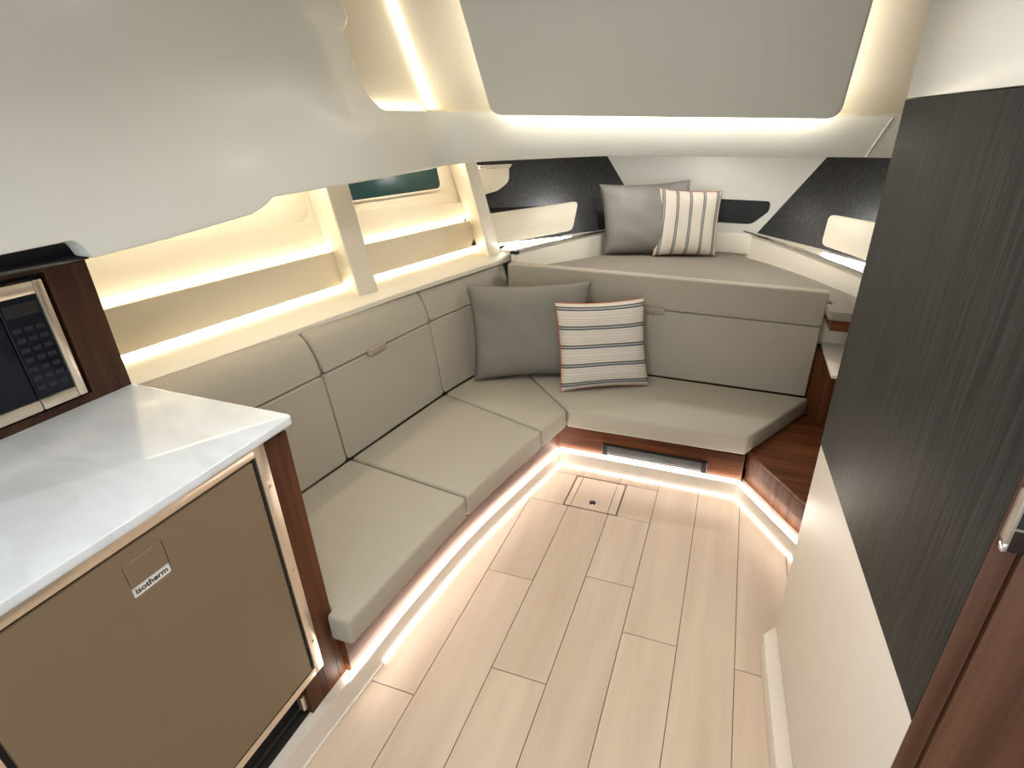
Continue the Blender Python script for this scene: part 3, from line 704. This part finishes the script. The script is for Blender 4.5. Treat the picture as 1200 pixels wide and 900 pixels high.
# microwave cabinet + microwave
MX = -1.43
mc = tag(empty('microwave_cabinet'), 'dark walnut cabinet on the countertop that holds the microwave', 'cabinet')
box('side_panel', (-1.88, .806, .968), (MX+.0005, .835, 1.292), 'walnut_dark', mc, .002, 1)
box('stile', (MX-.02, .748, .968), (MX, .806, 1.292), 'walnut_dark', mc)
box('bottom_rail', (MX-.02, -.3, .968), (MX, .748, .988), 'walnut_dark', mc)
box('top_rail', (MX-.02, -.3, 1.284), (MX, .748, 1.292), 'walnut_dark', mc)
box('shadow_liner', (MX-.06, -.3, .986), (MX-.03, .75, 1.286), 'darkgap', mc)
bm = bm_prism([(-1.90, y, z) for y, z in rpoly([(-.3, 1.292), (.842, 1.292), (.842, 1.36), (-.3, 1.36)], [0, .004, .02, 0])], (.475, 0, 0)); bev(bm, .003, 2)
from_bm('fascia', bm, 'blackglass', mc)['label'] = 'black glossy fascia above the walnut'
mw = tag(empty('microwave'), 'built-in black glass microwave in a brushed champagne frame', 'microwave')
def mbar(y0, y1, z0, z1): return box('frame', (MX-.02, y0, z0), (MX+.012, y1, z1), 'champagne', mw, .003, 2)
mbar(.716, .734, .996, 1.274); mbar(.16, .716, 1.246, 1.274); mbar(.16, .6435, .996, 1.021); mbar(.645, .716, .996, 1.021); mbar(.13, .16, .996, 1.274)
box('door_glass', (MX-.02, .16, 1.02), (MX+.006, .6435, 1.247), 'blackglass', mw, .002, 1)
ctl = box('control_panel', (MX-.02, .645, 1.02), (MX+.006, .717, 1.247), 'blackglass', mw, .002, 1)
for r_ in range(7):
    for c_ in range(3):
        box('key', (MX+.0055, .652+c_*.021, 1.040+r_*.022), (MX+.0066, .667+c_*.021, 1.050+r_*.022), 'blackkey' if 'blackkey' in MAT else (plain('blackkey', (.010, .012, .018), .3).name), ctl)
box('display', (MX+.0055, .650, 1.205), (MX+.0066, .712, 1.232), 'black', ctl)

# ------------------------------------------------------------------ pillows
def pillow(label, BL, BR, TR, TL, thick, mat, front, group, piping=None, n=26, pinch=.05, wr=.006, seed=1):
    BL, BR, TR, TL = [Vector(p) for p in (BL, BR, TR, TL)]
    p = tag(empty('pillow'), label, 'pillow', group)
    nrm = (BR-BL).cross(TL-BL).normalized()
    if nrm.dot(Vector(front)) < 0: nrm = -nrm
    W, Hh = (BR-BL).length, (TL-BL).length
    rng = random.Random(seed); ph = [rng.uniform(0, 6) for _ in range(8)]
    def pos(u, v, s):
        cu, cv = 2*u-1, 2*v-1
        # edges pull in between the corners
        uu = .5+(cu*(1-pinch*(1-cv*cv)))/2; vv = .5+(cv*(1-pinch*(1-cu*cu)))/2
        q = (BL*(1-uu)+BR*uu)*(1-vv)+(TL*(1-uu)+TR*uu)*vv
        h = max(0, (1-cu**4))*max(0, (1-cv**4))
        t = thick*.5*(h**.55)
        crease = wr*(math.sin(9*u+ph[0]+4*v)*.4+math.sin(23*u+ph[1]-3*v)*.5*max(0, v-.45)*2+math.sin(21*v+ph[2]+5*u)*.35*max(0, .45-u)*2+math.sin(17*(u+v)+ph[3])*.15)*h**.4*(1 if s > 0 else .3)
        return q+nrm*(s*t+(crease if h > 0 else 0))
    bm = bmesh.new(); uvl = bm.loops.layers.uv.new('UVMap'); grid = {}
    for s in (1, -1):
        for i in range(n+1):
            for j in range(n+1):
                edge = i in (0, n) or j in (0, n)
                if edge and s == -1: grid[s, i, j] = grid[1, i, j]; continue
                u = .5-.5*math.cos(math.pi*i/n); v = .5-.5*math.cos(math.pi*j/n)
                u = .6*u+.4*i/n; v = .6*v+.4*j/n
                grid[s, i, j] = (bm.verts.new(pos(u, v, s)), u, v)
        for i in range(n):
            for j in range(n):
                k = [grid[s, i, j], grid[s, i+1, j], grid[s, i+1, j+1], grid[s, i, j+1]]
                if s < 0: k = k[::-1]
                f = bm.faces.new([a[0] for a in k])
                for l, a in zip(f.loops, k): l[uvl].uv = (a[1], a[2])
    from_bm('cover', bm, mat, p, 80)
    if piping:
        back = -nrm*.006
        loop = [pos(t, 0, 1) for t in frange(0, 1, 16)[:-1]]+[pos(1, t, 1) for t in frange(0, 1, 16)[:-1]]+[pos(1-t, 1, 1) for t in frange(0, 1, 16)[:-1]]+[pos(0, 1-t, 1) for t in frange(0, 1, 16)[:-1]]
        tube('piping', [q+back for q in loop], .0038, piping, p, 6, True)['label'] = 'rust orange piping' if piping == 'piping_orange' else 'seam piping'
    return p
pillow('plain grey pillow leaning in the sofa corner', (-1.20, 2.235, .352), (-.70, 2.475, .350), (-.655, 2.52, .862), (-1.262, 2.335, .832), .15, 'greycloth', (.4, -1, .2), 'grey pillows', 'greycloth', seed=3, wr=.016, pinch=.085)
pillow('cream pillow with dark horizontal stripes on the cross bench', (-.735, 2.262, .350), (-.325, 2.47, .352), (-.392, 2.545, .790), (-.803, 2.37, .775), .12, 'stripe_rows', (.4, -1, .2), 'striped pillows', 'piping_orange', pinch=.06, seed=5, wr=.006)
pillow('plain grey pillow on the berth against the bow wall', (-.752, 3.17, .845), (-.235, 3.36, .845), (-.302, 3.42, 1.272), (-.812, 3.235, 1.243), .15, 'greycloth_bow', (.3, -1, .2), 'grey pillows', 'greycloth_bow', seed=8, wr=.014, pinch=.075)
pillow('cream pillow with dark vertical stripes on the berth', (-.466, 3.235, .845), (-.103, 3.36, .845), (-.108, 3.43, 1.215), (-.463, 3.30, 1.232), .12, 'stripe_cols', (.3, -1, .2), 'striped pillows', 'piping_orange', pinch=.06, seed=9, wr=.005)
